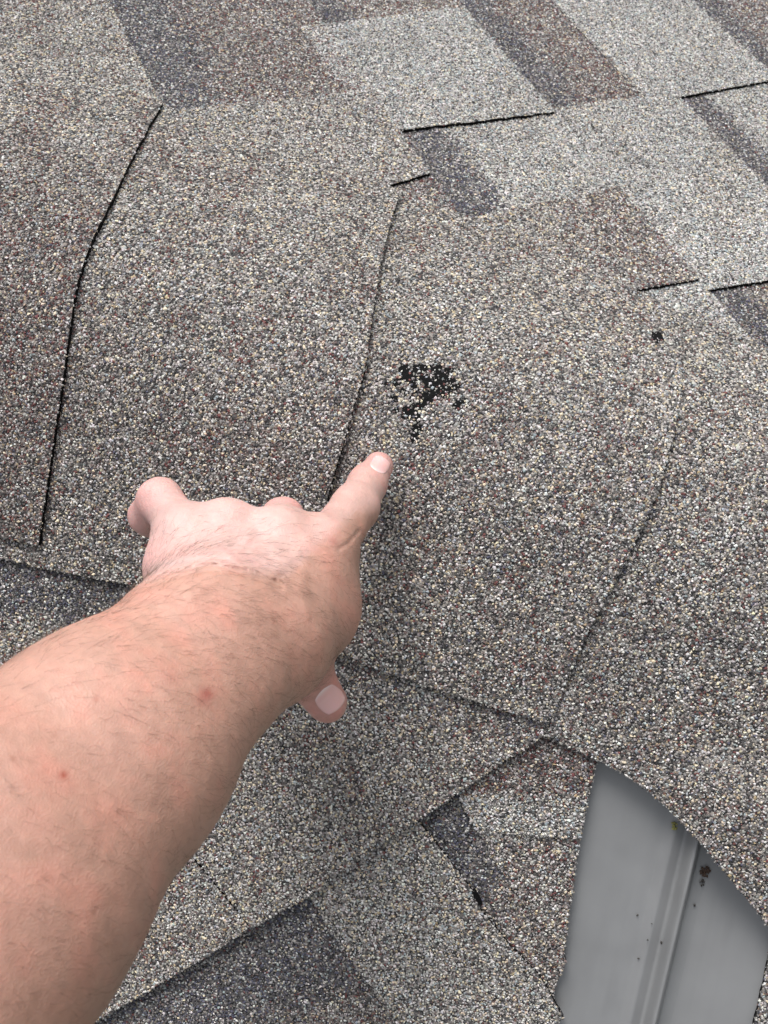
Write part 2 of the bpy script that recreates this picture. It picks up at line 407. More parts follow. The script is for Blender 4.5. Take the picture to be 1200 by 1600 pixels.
field('H', 'purple brown shingle between the left hip cap and the bright pale tab', 480, 170,
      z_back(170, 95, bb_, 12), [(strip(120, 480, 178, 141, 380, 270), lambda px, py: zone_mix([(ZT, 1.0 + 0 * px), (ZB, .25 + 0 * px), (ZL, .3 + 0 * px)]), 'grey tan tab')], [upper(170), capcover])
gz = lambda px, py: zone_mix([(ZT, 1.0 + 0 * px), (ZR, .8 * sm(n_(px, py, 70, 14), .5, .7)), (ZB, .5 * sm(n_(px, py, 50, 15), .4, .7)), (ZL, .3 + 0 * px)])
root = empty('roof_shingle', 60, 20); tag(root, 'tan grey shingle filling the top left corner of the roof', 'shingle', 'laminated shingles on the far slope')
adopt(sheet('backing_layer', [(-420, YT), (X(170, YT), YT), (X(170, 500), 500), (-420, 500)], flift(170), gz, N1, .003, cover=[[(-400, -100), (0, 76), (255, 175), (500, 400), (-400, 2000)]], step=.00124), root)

# ------------------------------------------------------------------ near slope shingles
NB = [(-60, 1722), (160, 1590), (320, 1497), (480, 1402), (560, 1343), (650, 1283), (700, 1250), (775, 1198), (850, 1150)]
valcut = [(935, 1150), (932, 1192), (905, 1312), (890, 1420), (881, 1490), (885, 1503), (868, 1540), (855, 1600), (838, 1700), (800, 1900)]
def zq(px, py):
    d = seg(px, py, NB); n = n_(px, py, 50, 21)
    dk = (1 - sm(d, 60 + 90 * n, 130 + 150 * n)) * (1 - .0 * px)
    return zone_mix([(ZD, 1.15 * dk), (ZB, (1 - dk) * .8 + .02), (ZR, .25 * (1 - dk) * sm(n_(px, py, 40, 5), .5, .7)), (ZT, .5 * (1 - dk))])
ccov = [(-400, 880), (0, 800), (215, 880), (400, 930), (600, 1010), (860, 1090), (1100, 1250), (1500, 1600), (1500, 500), (-400, -200)]
rootq = empty('roof_shingle', 600, 1450); tag(rootq, 'shingle with a wide dark strip and tan tab, cut along the metal valley', 'shingle', 'laminated shingles on the near slope')
pcov = NB + [(700, 800), (-400, 800), (-400, 1750)]
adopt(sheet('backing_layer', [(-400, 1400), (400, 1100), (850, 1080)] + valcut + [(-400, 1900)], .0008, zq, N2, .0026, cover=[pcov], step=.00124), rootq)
def zt2(px, py): return zone_mix([(ZT, 1.0 + 0 * px), (ZL, .3 + 0 * px), (ZB, .35 * sm(n_(px, py, 60, 31), .5, .7))])
tq = sheet('tab', [(480, 1395), (500, 1360), (650, 1260), (656, 1287), (702, 1345), (738, 1392), (748, 1418), (795, 1475), (846, 1528), (880, 1590), (850, 1620), (838, 1700), (820, 1800), (700, 1800), (660, 1690), (598, 1565), (540, 1490)], .0029, zt2, N2, .0028, cover=[pcov]); adopt(tq, rootq)
def zr1(px, py):
    k = 1 - sm(py - (1236 + .06 * (px - 700)) + 18 * (n_(px, py, 18, 33) - .5), -10, 12)
    return zone_mix([(ZR, .75 * k), (ZB, .7 * k + .02), (ZL, .75 * (1 - k)), (ZT, .7 * (1 - k))])
vv1 = [(932, 1192), (905, 1312)]
r1 = sheet('tab', [(720, 1250), (716, 1215), (850, 1120), (935, 1150), (932, 1192), (918, 1250), (906, 1311), (830, 1306), (745, 1301)], .0030, zr1, N2, .0022, cover=[pcov]); adopt(r1, rootq); r1['label'] = 'tab with a red brown patch above a pale strip'
def zr2(px, py): return zone_mix([(ZB, .9 + 0 * px), (ZT, .5 + 0 * px), (ZR, .4 * sm(n_(px, py, 45, 35), .45, .7))])
r2 = sheet('tab', [(748, 1296), (905, 1306), (905, 1312), (890, 1420), (881, 1490), (885, 1503), (876, 1522), (842, 1440), (800, 1385), (768, 1338)], .0019, zr2, N2, .0019); adopt(r2, rootq); r2['label'] = 'narrow brown blend tab beside the metal'
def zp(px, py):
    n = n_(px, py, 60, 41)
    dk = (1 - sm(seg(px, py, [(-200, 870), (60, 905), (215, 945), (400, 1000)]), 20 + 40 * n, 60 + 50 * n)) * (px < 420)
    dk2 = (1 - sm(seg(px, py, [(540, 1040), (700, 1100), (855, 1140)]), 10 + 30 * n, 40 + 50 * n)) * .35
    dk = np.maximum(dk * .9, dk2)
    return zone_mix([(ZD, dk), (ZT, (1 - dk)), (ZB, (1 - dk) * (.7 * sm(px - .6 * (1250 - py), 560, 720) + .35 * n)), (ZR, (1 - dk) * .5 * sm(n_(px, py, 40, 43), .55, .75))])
rootp = empty('roof_shingle', 420, 1300); tag(rootp, 'large tan grey shingle under the arm and thumb, with a thin joint line', 'shingle', 'laminated shingles on the near slope')
def plift(x, y): return .0030 + .0032 * np.clip(1 - seg(x, y, NB) / 260, 0, 1)
jt = [(40, 1040), (150, 1165), (302, 1342), (350, 1400), (392, 1452)]
pa = [(-400, 760), (-60, 920)] + [jt[0], jt[1], jt[2], jt[3], (391, 1450)] + [(320, 1497), (160, 1590), (-60, 1722), (-400, 1900)]
pb = [(20, 1056), (140, 1172), (304, 1340), (352.5, 1398.5), (394, 1451), (480, 1402), (560, 1343), (650, 1283), (700, 1250), (775, 1198), (850, 1150), (900, 1150), (880, 1060), (500, 900), (-100, 760)]
cvp = [(-400, 500), (0, 840), (215, 885), (400, 930), (600, 1015), (860, 1095), (880, 900), (300, 600)]
adopt(sheet('tab', pa, plift, zp, N2, .0036, cover=[cvp]), rootp)
adopt(sheet('tab', pb, lambda x, y: plift(x, y) + .0003, zp, N2, .0036, cover=[cvp]), rootp)
# right of the valley
def zv(px, py): return zone_mix([(ZT, 1.0 + 0 * px), (ZD, .3 + 0 * px)])
s3 = sheet('roof_shingle', [(1230, 1400), (1202, 1490), (1192, 1540), (1178, 1600), (1160, 1680), (1145, 1780), (1500, 1800), (1500, 1300)], lambda x, y: hval(wlat(x, y)) - .001, zv, N2, .0026)
tag(s3, 'sliver of shingle right of the metal valley at the lower right border', 'shingle')

# ------------------------------------------------------------------ hip caps
E1 = smooth_line([(255, 160), (216, 228), (176, 310), (140, 385), (119, 450), (105, 540), (90, 645), (75, 745), (60, 852)])
E2 = smooth_line([(625, 300), (603, 375), (585, 470), (572, 565), (551, 640), (531, 710), (510, 785), (492, 880), (478, 990)])
E3 = smooth_line([(1062, 492), (1066, 560), (1060, 640), (1042, 720), (1016, 795), (975, 880), (925, 975), (885, 1065), (862, 1130)])
E4 = [(1480, 640), (1485, 900), (1440, 1200), (1375, 1400), (1320, 1590)]
def ex(E, y):
    a = np.array(E); return np.interp(y, a[:, 1], a[:, 0])
def clift(E, base=.0060, rise=.0032, wd_=430):
    return lambda x, y: base + rise * np.clip(1 - (ex(E, y) - x) / wd_, 0, 1)
def zcap(seed, red=1.0, pal=.12, br=.6):
    def f(px, py):
        n = n_(px, py, 55, seed); n2 = n_(px, py, 120, seed + 3)
        near_shade = sm(py - .28 * px, 260, 520)  # near side darker, far side paler: fold shading put into the granule mix
        return zone_mix([(ZT, 1.0 + 0 * px), (ZR, red * 1.3 * sm(n, .56, .74)), (ZR, red * .9 * sm(n_(px, py, 22, seed + 5), .66, .8)), (ZB, br * (.35 + .65 * sm(n2, .4, .7)) * (.45 + .75 * near_shade)), (ZL, pal + .35 * (1 - near_shade)), (ZD, .16 * near_shade), (ZT * 0 + np.eye(10)[3], .07 * near_shade)])
    return f
z1 = zcap(51, 1.6, .1, .8)
def zc1(px, py):
    return zone_mix([(z1(px, py), 1.0 + 0 * px), (ZR, .75 * sm(py, 200, 400)), (ZR, .8 * sm(py, 330, 450) * (1 - sm(py, 640, 760)) * (1 - sm(px, 60, 150)) * sm(n_(px, py, 40, 19), .3, .6)), (ZB, 1.1 * sm(py, 150, 420) * (1 - sm(py, 700, 800))), (ZR, .5 * sm(py, 330, 450) * (1 - sm(py, 600, 720)) * (1 - sm(px, 40, 130)))])
cap1 = sheet('hip_cap_shingle', [(-420, -140), (0, 62), (130, 112)] + E1 + [(0, 838), (-60, 815), (-420, 690)], clift(E1, base=.0060, rise=.0032), zc1, NA, .0042)
tag(cap1, 'leftmost hip cap shingle, brown and dull red, with its long curving edge', 'hip cap shingle', 'hip cap shingles lapped along the hip')
cap2 = sheet('hip_cap_shingle', [(40, 85), (150, 128), (258, 165), (440, 232)] + E2 + [(400, 965), (300, 940), (215, 916), (120, 898), (60, 886), (0, 872), (-80, 852), (-120, 700), (0, 450)], clift(E2, rise=.0042), zcap(61, .75), NA, .0036, cover=[[(-420, -140), (0, 62), (130, 112)] + E1 + [(-300, 850)]])
tag(cap2, 'hip cap shingle directly above the hand, between the two long dark curved edges', 'hip cap shingle', 'hip cap shingles lapped along the hip')
BL = [(634, 583, 8.5), (629, 577, 5), (640, 590, 5), (650, 575, 5), (660, 574, 4.5), (672, 573, 3.5), (684, 575, 3.5), (690, 584, 8), (698, 581, 7), (688, 596, 8), (681, 603, 7), (672, 603, 5), (710, 603, 5.5), (705, 592, 4), (712, 597, 3),
      (667, 594, 5), (662, 590, 4), (640, 646, 6), (634, 640, 5), (645, 636, 4), (650, 672, 6.5), (654, 664, 5), (647, 682, 5), (651, 654, 4.5), (646, 645, 4.5), (616, 622, 4), (618, 600, 3.5), (622, 595, 3), (715, 630, 4), (710, 634, 3), (722, 628, 2.5),
      (670, 620, 5), (677, 613, 5), (664, 626, 5), (656, 633, 3.5), (628, 610, 2.5), (647, 602, 2.5), (652, 612, 2.5), (630, 650, 2.5), (693, 614, 3.), (641, 624, 2.5), (617, 640, 3), (700, 608, 3.5), (646, 581, 3), (603, 598, 2), (727, 634, 1.5), (1027, 526, 5.5), (1022, 523, 3), (1033, 528, 2.5)]
def wear(px, py):
    g_ = 0 * px
    for x, y, q in BL: g_ = np.maximum(g_, np.exp(-((px - x) ** 2 + (py - y) ** 2) / (q * 1.25 + 1.2) ** 2))
    e = ((px - 664) / 46) ** 2 + ((py - 608) / 42) ** 2
    return g_ + .85 * (fbm(px / 5.5, py / 5.5, 91) - .5) + np.clip(.24 * (1 - e), 0, .2)
def bare(px, py, r):
    jx = px + rng.normal(0, .9, px.shape); jy = py + rng.normal(0, .9, px.shape)
    wv = wear(jx, jy)
    return (wv > .52) & (rng.uniform(size=px.shape) < np.where(wv > 1.02, .93, .34 + .5 * (wv - .52)))
z3 = zcap(71, .7, .1)
cap3 = sheet('hip_cap_shingle', [(460, 236), (627, 297), (700, 326), (760, 352), (880, 405), (1010, 462)] + E3 + [(800, 1114), (700, 1083), (640, 1063), (560, 1035), (480, 1008), (380, 975), (380, 800), (440, 500)], clift(E3, rise=.0030), z3, NA, .0036,
             holes=bare, cover=[E2 + [(380, 975), (380, 800), (430, 400), (470, 240)]])
tag(cap3, 'hip cap shingle the finger points at, with a black worn spot in its granules', 'hip cap shingle', 'hip cap shingles lapped along the hip')
lift3 = clift(E3, rise=.0030)
def liftc4(x, y):
    base = .0058 + 0 * x
    hv = (np.interp(wlat(x, y), [-.05, -.02, 0, .01, .02, .04, .06, .11, .3], [0, .0015, .0075, .0118, .0128, .0140, .0185, .038, .11]) + .0022) * sm(y - .45 * x, 600, 760)
    k = .004; hh_ = np.clip(1 - np.abs(base - hv) / k, 0, 1)
    return np.maximum(base, hv) + hh_ ** 2 * k / 4
C4B = smooth_line([(850, 1150), (895, 1170), (940, 1191), (985, 1216), (1025, 1246), (1060, 1280), (1095, 1318), (1130, 1360), (1165, 1403), (1203, 1452), (1240, 1510), (1290, 1600)])
cap4 = sheet('hip_cap_shingle', [(940, 432), (1010, 462), (1060, 486), (1115, 508), (1300, 585), (1480, 660)] + E4[1:] + C4B[::-1] + [(820, 1135), (800, 1110), (850, 900), (960, 600)], liftc4, zcap(81, .7, .15), NA, .0036, cover=[E3 + [(800, 1110), (850, 900), (900, 440)]])
tag(cap4, 'rightmost hip cap shingle, its curved lower edge hanging over the grey metal valley', 'hip cap shingle', 'hip cap shingles lapped along the hip')
# bare tar where the granules have come off
def tar_mesh(x0, x1, y0, y1, st):
    gx, gy = np.meshgrid(np.arange(x0, x1, st), np.arange(y0, y1, st)); n0, n1 = gx.shape
    ok = wear(gx, gy) > .40
    P = surf(gx.ravel(), gy.ravel(), lift3(gx.ravel(), gy.ravel()) + .00012 + .00022 * fbm(gx.ravel() / 3., gy.ravel() / 3., 8))
    ii = np.arange(n0 - 1)[:, None] * n1 + np.arange(n1 - 1)[None]
    fq = np.stack([ii, ii + n1, ii + n1 + 1, ii + 1], -1)[ok[:-1, :-1]]
    u, inv = np.unique(fq, return_inverse=True)
    return P[u], inv.reshape(-1, 4)
Vb_, Fb_ = tar_mesh(590, 740, 555, 700, 1.)
bare_o = mesh_np('bare_spot', W(Vb_), Fb_, None, (mt,), None, True); bare_o.parent = cap3; bare_o['label'] = 'black tar spot where the granules have come off'
Vb_, Fb_ = tar_mesh(1010, 1045, 512, 540, 1.)
b2 = mesh_np('bare_spot', W(Vb_), Fb_, None, (mt,), None, True); b2.parent = cap3; b2['label'] = 'tiny black pit near the top edge'

# ------------------------------------------------------------------ litter on the metal
def simple_mat(name, c, rough=.8):
    m_, t_, b_ = newmat(name); nz_ = nn(t_, 'ShaderNodeTexNoise'); nz_.inputs['Scale'].default_value = 900
    g_ = nn(t_, 'ShaderNodeNewGeometry'); t_.links.new(g_.outputs['Position'], nz_.inputs['Vector'])
    r_ = nn(t_, 'ShaderNodeValToRGB'); r_.color_ramp.elements[0].color = (*[v * .5 for v in c], 1); r_.color_ramp.elements[1].color = (*[min(1, v * 1.6) for v in c], 1)
    t_.links.new(nz_.outputs[0], r_.inputs[0]); t_.links.new(r_.outputs[0], b_.inputs['Base Color']); b_.inputs['Roughness'].default_value = rough
    return m_
m_leaf = simple_mat('dead_leaf', (.075, .045, .032)); m_green = simple_mat('moss', (.28, .27, .09)); m_dirt = simple_mat('dirt', (.05, .045, .04))
def clump(name, px, py, rad_px, n, r, mat, label, cat, group=None):
    a = rng.uniform(0, 2 * np.pi, n); q = rad_px * np.sqrt(rng.uniform(0, 1, n))
    x = px + q * np.cos(a) * .9; y = py + q * np.sin(a)
    P = Pn(x, y); P = P + N2 * (hval((P - VA) @ wd) - .0036)[:, None]
    V, f, c = chips(P, np.tile(N2, (n, 1)), rng.uniform(.7, 1.3, n) * r, np.ones((n, 3)), sink=.1)
    return tag(mesh_np(name, W(V), f, None, (mat,)), label, cat, group)
clump('leaf_litter', 1103, 1367, 8, 26, .0008, m_leaf, 'crumbled brown bit of dead leaf on the metal right of the rib', 'leaf litter')
clump('leaf_litter', 1098, 1384, 5, 8, .0006, m_dirt, 'few dark crumbs just below the brown leaf bit on the metal', 'leaf litter')
clump('moss_bit', 1054, 1292, 5, 14, .0007, m_green, 'small yellow green moss bit at the top of the metal rib', 'moss')
for x, y, r, lb in ((996, 1436, .0005, 'upper left of the five dark specks on the left metal pan'), (1019, 1446, .0004, 'speck on the soft fold right of the upper left speck'),
                    (1012, 1471, .00045, 'tiny dark speck in the middle of the speck cluster on the metal'), (1034, 1477, .0006, 'dark speck on the rib flank beside the bright crest'),
                    (998, 1503, .0005, 'lowest dark speck on the left metal pan'), (1087, 1419, .0006, 'dark speck below the dead leaf bit right of the rib')):
    clump('dirt_speck', x, y, 1.0, 2, r, m_dirt, lb, 'dirt', 'dark specks on the metal valley')
for x, y in ((741, 1400), (746, 1408)): pass
nk = sheet('edge_nick', [(737, 1393), (741, 1391), (746, 1399), (753, 1411), (753, 1415), (747, 1410), (740, 1401)], .0034, lambda px, py: np.tile(ZD, (*np.shape(px), 1)), N2, .002, step=.05, edge=False)  # black sliver added to draw the dark nick in the tab's edge
nk.data.materials.clear(); nk.data.materials.append(mt); tag(nk, 'black sliver standing for a nick in the tan tab edge below the dark strip', 'dark nick')
nk.data.polygons.foreach_set('material_index', np.zeros(len(nk.data.polygons), np.int32))

# ------------------------------------------------------------------ the arm and hand
def P3(x, y, d): return np.array([(x - 600) / F * d, (y - 800) / F * d, d])
perp = np.array([.66, .75, 0.]); perp /= np.linalg.norm(perp)
prims = []                                    # (a, b, ra, rb, blend)
def cap(a, b_, ra, rb, k=.006): prims.append((np.asarray(a, float), np.asarray(b_, float), ra, rb, k))
# forearm: two overlapping rods
AX = [P3(356, 975, .390), P3(326, 1018, .383), P3(182, 1162, .352), P3(-43, 1368, .315), P3(-330, 1680, .27)]
HW = [.0285, .0304, .0388, .0512, .056]; RD = [.0195, .0210, .0292, .039, .045]
for i in range(4):
    for s in (-1, 1):
        cap(AX[i] + s * perp * (HW[i] - RD[i]), AX[i + 1] + s * perp * (HW[i + 1] - RD[i + 1]), RD[i], RD[i + 1], .012)
    cap(AX[i] , AX[i + 1], RD[i] * 1.02, RD[i + 1] * 1.02, .012)
# wrist to knuckles
MC = {'index': P3(508, 857, .432), 'middle': P3(440, 839, .428), 'ring': P3(356, 829, .428), 'little': P3(293, 836, .424)}
CP = {'index': P3(440, 985, .402), 'middle': P3(388, 968, .400), 'ring': P3(335, 950, .400), 'little': P3(292, 940, .402)}
RM = {'index': .0125, 'middle': .0122, 'ring': .0118, 'little': .0108}
for f_ in MC:
    cap(CP[f_], MC[f_], .0165 if f_ != 'little' else .015, RM[f_], .012)
cap(P3(350, 975, .398), P3(420, 1000, .40), .019, .019, .012)
cap(P3(300, 900, .425), P3(480, 930, .432), .014, .015, .014)          # palm bulk
cap(P3(270, 885, .418), P3(282, 850, .424), .0085, .0085, .01)         # heel on the little finger side
# index finger
IP, ID, IT = P3(554, 794, .461), P3(574, 756, .479), P3(592, 729, .490)
cap(MC['index'], IP, .0115, .0098, .006); cap(IP, ID, .0096, .0082, .004); cap(ID, IT, .0080, .0066, .004)
# little finger
LP, LD, LT = P3(250, 781, .440), P3(231, 806, .452), P3(233, 818, .462)
cap(MC['little'], LP, .0098, .0088, .006); cap(LP, LD, .0086, .0078, .003); cap(LD, LT, .0072, .0062, .003)
# curled middle and ring fingers under the hand
MP = P3(441, 812, .458); cap(MC['middle'], MP, .0100, .0092, .004); cap(MP, P3(450, 862, .478), .009, .0082, .003); cap(P3(450, 862, .478), P3(440, 890, .466), .0082, .0072, .003)
RP = P3(352, 822, .466); cap(MC['ring'], RP, .010, .0088, .005); cap(RP, P3(356, 865, .480), .0085, .0078, .003); cap(P3(356, 865, .480), P3(350, 893, .468), .0078, .007, .003)
# thumb
TM, TI, TT = P3(494, 958, .428), P3(477, 1050, .446), P3(511, 1096, .450)
cap(P3(425, 1020, .402), TM, .0175, .0135, .012); cap(P3(470, 905, .425), TM, .013, .0125, .014); cap(TM, TI, .0128, .0105, .007); cap(TI, TT, .0104, .0086, .004)
cap(P3(508, 900, .434), P3(505, 940, .434), .0105, .011, .008)
# knuckle heads and tendons
for f_, dx in (('index', 2), ('middle', 0), ('ring', 0), ('little', 2)):
    q = MC[f_] + np.array([0, -.0012, -.0045]); cap(q, q + 1e-5, .0094, .0094, .006)
for f_ in MC:
    a = CP[f_] + np.array([0, .0, -.0145]); q = MC[f_] + np.array([0, -.0, -.0108]); cap(a + .35 * (q - a), q, .0022, .0030, .005)
def smin(a, b_, k):
    h_ = np.clip(1 - np.abs(a - b_) / k, 0, 1); return np.minimum(a, b_) - h_ * h_ * k * .25
def sdf(P, detail=False):
    d = None
    for a, b_, ra, rb, k in prims:
        v = b_ - a; s = np.clip(((P - a) @ v) / (v @ v), 0, 1)
        q = np.linalg.norm(P - a - s[..., None] * v, axis=-1) - (ra + (rb - ra) * s)
        d = q if d is None else smin(d, q, k)
    if detail: d = d + relief(P)
    return d.astype(np.float32)
def proj(P): return P[..., 0] / P[..., 2] * F + 600, P[..., 1] / P[..., 2] * F + 800
def bump(P, c, r): return np.exp(-np.sum((P - c) ** 2, -1) / r ** 2)
vn3 = lambda P, s, seed: fbm(P[..., 0] * s + P[..., 2] * s * .7, P[..., 1] * s - P[..., 2] * s * .5, seed) - .5
VEINS = [[(420, 905), (452, 872), (478, 850)], [(330, 905), (372, 868), (395, 826)], [(372, 868), (420, 856), (452, 872)], [(300, 930), (345, 900), (372, 868)], [(480, 960), (470, 915), (478, 880)]]
def relief(P):
    px, py = proj(P); o = 0 * px
    ax = (IP - MC['index']); ax /= np.linalg.norm(ax)
    for c, r, amp in ((IP, .0068, .00055), (ID, .006, .00028), (MC['index'] + ax * .006, .006, .00020)):
        s = (P - c) @ ax; s = s + .0006 * np.sin((P - c) @ perp * 700)
        o += amp * np.clip(np.cos(s / .0027 * 2 * np.pi), -.2, 1) * bump(P, c, r)
    tx = (TT - TI); tx /= np.linalg.norm(tx); s = (P - TI) @ tx
    o += .0003 * np.cos(s / .0022 * 2 * np.pi) * bump(P, TI, .009)
    lx = (LD - LP); lx /= np.linalg.norm(lx); s = (P - LP) @ lx
    o += .00025 * np.cos(s / .0022 * 2 * np.pi) * bump(P, LP, .008)
    dd = np.minimum.reduce([seg(px, py, L_) for L_ in VEINS]); o -= .00042 * np.exp(-(dd / 9.) ** 2)
    # folds where the wrist bends
    for yy_, am in ((0, .0010), (9, .0005), (-11, .0004)):
        dd = seg(px, py, [(232, 908 + yy_), (270, 893 + yy_), (330, 882 + yy_), (395, 893 + yy_), (440, 912 + yy_)]); o += am * np.exp(-(dd / 3.2) ** 2)
    dd = seg(px, py, [(560, 830), (545, 848), (530, 858)]); o += .0005 * np.exp(-(dd / 3) ** 2)
    o += .0009 * vn3(P, 45, 1) + .00034 * vn3(P, 150, 2) + .00004 * vn3(P, 520, 3)
    return -(-o)
def surface_nets(lo, hi, h_):
    n = np.ceil((hi - lo) / h_).astype(int) + 1
    ax_ = [lo[i] + np.arange(n[i]) * h_ for i in range(3)]
    D = np.empty(n, np.float32)
    # coarse pass, then exact only near the surface
    for i0 in range(0, n[0], 16):
        g_ = np.stack(np.meshgrid(ax_[0][i0:i0 + 16], ax_[1], ax_[2], indexing='ij'), -1)
        D[i0:i0 + 16] = sdf(g_)
    S = D < 0
    cnt = sum(S[a:n[0] - 1 + a, b_:n[1] - 1 + b_, c:n[2] - 1 + c].astype(np.int8) for a in (0, 1) for b_ in (0, 1) for c in (0, 1))
    act = (cnt > 0) & (cnt < 8)
    idx = np.full(act.shape, -1, np.int64); ijk = np.argwhere(act); idx[act] = np.arange(len(ijk))
    Vv = lo + (ijk + .5) * h_
    faces = []
    for axn in range(3):
        o1, o2 = [(1, 2), (2, 0), (0, 1)][axn]
        sl1 = [slice(None)] * 3; sl2 = [slice(None)] * 3
        sl1[axn] = slice(0, -1); sl2[axn] = slice(1, None)
        ch = S[tuple(sl1)] != S[tuple(sl2)]
        e = np.argwhere(ch); e = e[(e[:, o1] > 0) & (e[:, o2] > 0) & (e[:, o1] < n[o1] - 1) & (e[:, o2] < n[o2] - 1)]
        flip = S[tuple(sl1)][tuple(e.T)]
        def at_(d1, d2):
            q = e.copy(); q[:, o1] -= d1; q[:, o2] -= d2; return idx[tuple(q.T)]
        q4 = np.stack([at_(0, 0), at_(1, 0), at_(1, 1), at_(0, 1)], -1)
        q4 = np.where(flip[:, None], q4, q4[:, ::-1]); faces.append(q4)
    return Vv, np.concatenate(faces)
def project(Vv, detail, it=3):
    for _ in range(it):
        e = 4e-4; d = sdf(Vv, detail)
        g_ = np.stack([sdf(Vv + np.array(a) * e, detail) - sdf(Vv - np.array(a) * e, detail) for a in ((1, 0, 0), (0, 1, 0), (0, 0, 1))], -1) / (2 * e)
        gn = np.sum(g_ * g_, -1, keepdims=True); Vv = Vv - g_ * np.clip(d[:, None] / np.maximum(gn, .25), -.003, .003)
    return Vv, g_ / np.sqrt(np.maximum(gn, 1e-9))
allp = np.array([p for pr in prims for p in (pr[0], pr[1])]); mr_ = .05
lo = np.array([allp[:, 0].min() - mr_, allp[:, 1].min() - .015, allp[:, 2].min() - mr_]); hi = np.array([allp[:, 0].max() + .015, allp[:, 1].max() + mr_, allp[:, 2].max() + .02])
HV, HF = surface_nets(lo, hi, .0016)
HV, _g = project(HV.astype(np.float64), False, 4)
def subdiv(V, Fq):
    e = np.stack([Fq, np.roll(Fq, -1, 1)], -1).reshape(-1, 2); es = np.sort(e, 1)
    key, inv = np.unique(es[:, 0].astype(np.int64) * len(V) + es[:, 1], return_inverse=True); inv = inv.reshape(-1, 4)
    mids = (V[key // len(V)] + V[key % len(V)]) / 2; cen = V[Fq].mean(1)
    nv = len(V); ne = len(mids); c = nv + ne + np.arange(len(Fq))
    out = [np.stack([Fq[:, i], nv + inv[:, i], c, nv + inv[:, (i - 1) % 4]], -1) for i in range(4)]
    return np.concatenate([V, mids, cen]), np.concatenate(out)
HV, HF = subdiv(HV, HF)
HV, HN = project(HV, True, 4)
# skin colour: tanned forearm, paler hand, pink fingertips, mottling, moles
px, py = proj(HV)
tanl = sm(py - (.0 * px) - np.interp(px, [200, 232, 280, 330, 395, 450, 500, 560], [915, 905, 890, 880, 893, 900, 850, 800]), -16, 14)
pale_c = np.array([.70, .465, .425]); tan_c = np.array([.565, .32, .25]); pink = np.array([.64, .30, .28])
col = pale_c * (1 - tanl[:, None]) + tan_c * tanl[:, None]
armd = sm(-(px * .6) + py * .8, 600, 1300)[:, None]; col = col * (1 - .35 * armd) + np.array([.43, .225, .18]) * .35 * armd
right = sm(px, 400, 480)[:, None] * (1 - sm(py, 1000, 1060)[:, None]); col = col * (1 - .35 * right) + np.array([.50, .28, .22]) * .35 * right
for c, r, k in ((IT, .016, .6), (TT, .020, .75), (LP, .016, .45), (LT, .018, .7), (IP, .008, .25), (MC['index'] + np.array([0, 0, -.010]), .007, .35), (MP, .012, .6), (RP, .012, .4)):
    g_ = (k * bump(HV, c, r))[:, None]; col = col * (1 - g_) + pink * g_
mt_ = vn3(HV, 90, 9)[:, None]; mt2 = vn3(HV, 260, 10)[:, None]
col = col * (1 + .30 * mt_ + .16 * mt2); col[:, 1:] *= 1 - .30 * np.clip(mt_ + .05, 0, 1)
for x, y, r, c, k in ((324, 1084, 8, (.40, .10, .08), .8), (318, 1090, 14, (.50, .17, .14), .6), (99, 1211, 6, (.36, .08, .05), .9), (20, 1186, 5, (.30, .12, .08), .6), (146, 1424, 5, (.30, .12, .08), .6), (150, 1093, 4, (.4, .12, .08), .6), (520, 846, 8, (.5, .18, .15), .5),
                      (268, 1058, 18, (.52, .22, .18), .35), (85, 1150, 4, (.36, .15, .1), .4), (60, 1320, 5, (.36, .15, .1), .4), (245, 1230, 4, (.36, .15, .1), .35), (210, 1300, 3, (.36, .15, .1), .4)):
    kk = (k * np.exp(-((px - x) ** 2 + (py - y) ** 2) / r ** 2) * (HN[:, 2] < 0))[:, None]; col = col * (1 - kk) + np.array(c) * kk
axf = (IP - MC['index']); axf /= np.linalg.norm(axf)
for c, r_, k_ in ((IP, .0075, .24), (ID, .006, .12), (MC['index'] + axf * .006, .006, .10)):
    s_ = (HV - c) @ axf + .0006 * np.sin((HV - c) @ perp * 700)
    kk = (k_ * np.clip(np.cos(s_ / .0027 * 2 * np.pi), 0, 1) * bump(HV, c, r_))[:, None]; col = col * (1 - kk) + np.array([.40, .17, .13]) * kk
msk, t, b = newmat('skin')
at = nn(t, 'ShaderNodeVertexColor', layer_name='col'); geo = nn(t, 'ShaderNodeNewGeometry')
nz = nn(t, 'ShaderNodeTexNoise'); nz.inputs['Scale'].default_value = 420; nz.inputs['Detail'].default_value = 4
t.links.new(geo.outputs['Position'], nz.inputs['Vector'])
mr = nn(t, 'ShaderNodeMapRange'); mr.inputs[1].default_value = .3; mr.inputs[2].default_value = .7; mr.inputs[3].default_value = .94; mr.inputs[4].default_value = 1.05
t.links.new(nz.outputs[0], mr.inputs[0])
mx = nn(t, 'ShaderNodeMix', data_type='RGBA', blend_type='MULTIPLY'); mx.inputs[0].default_value = 1
t.links.new(at.outputs[0], mx.inputs[6]); t.links.new(mr.outputs[0], mx.inputs[7]); t.links.new(mx.outputs[2], b.inputs['Base Color'])
vo = nn(t, 'ShaderNodeTexVoronoi'); vo.inputs['Scale'].default_value = 1500; t.links.new(geo.outputs['Position'], vo.inputs['Vector'])
bp = nn(t, 'ShaderNodeBump'); bp.inputs['Distance'].default_value = .00022; bp.inputs['Strength'].default_value = .5; t.links.new(vo.outputs['Distance'], bp.inputs['Height'])
bp2 = nn(t, 'ShaderNodeBump'); bp2.inputs['Distance'].default_value = .0005; bp2.inputs['Strength'].default_value = .17; t.links.new(nz.outputs[0], bp2.inputs['Height']); t.links.new(bp.outputs[0], bp2.inputs['Normal'])
t.links.new(bp2.outputs[0], b.inputs['Normal'])
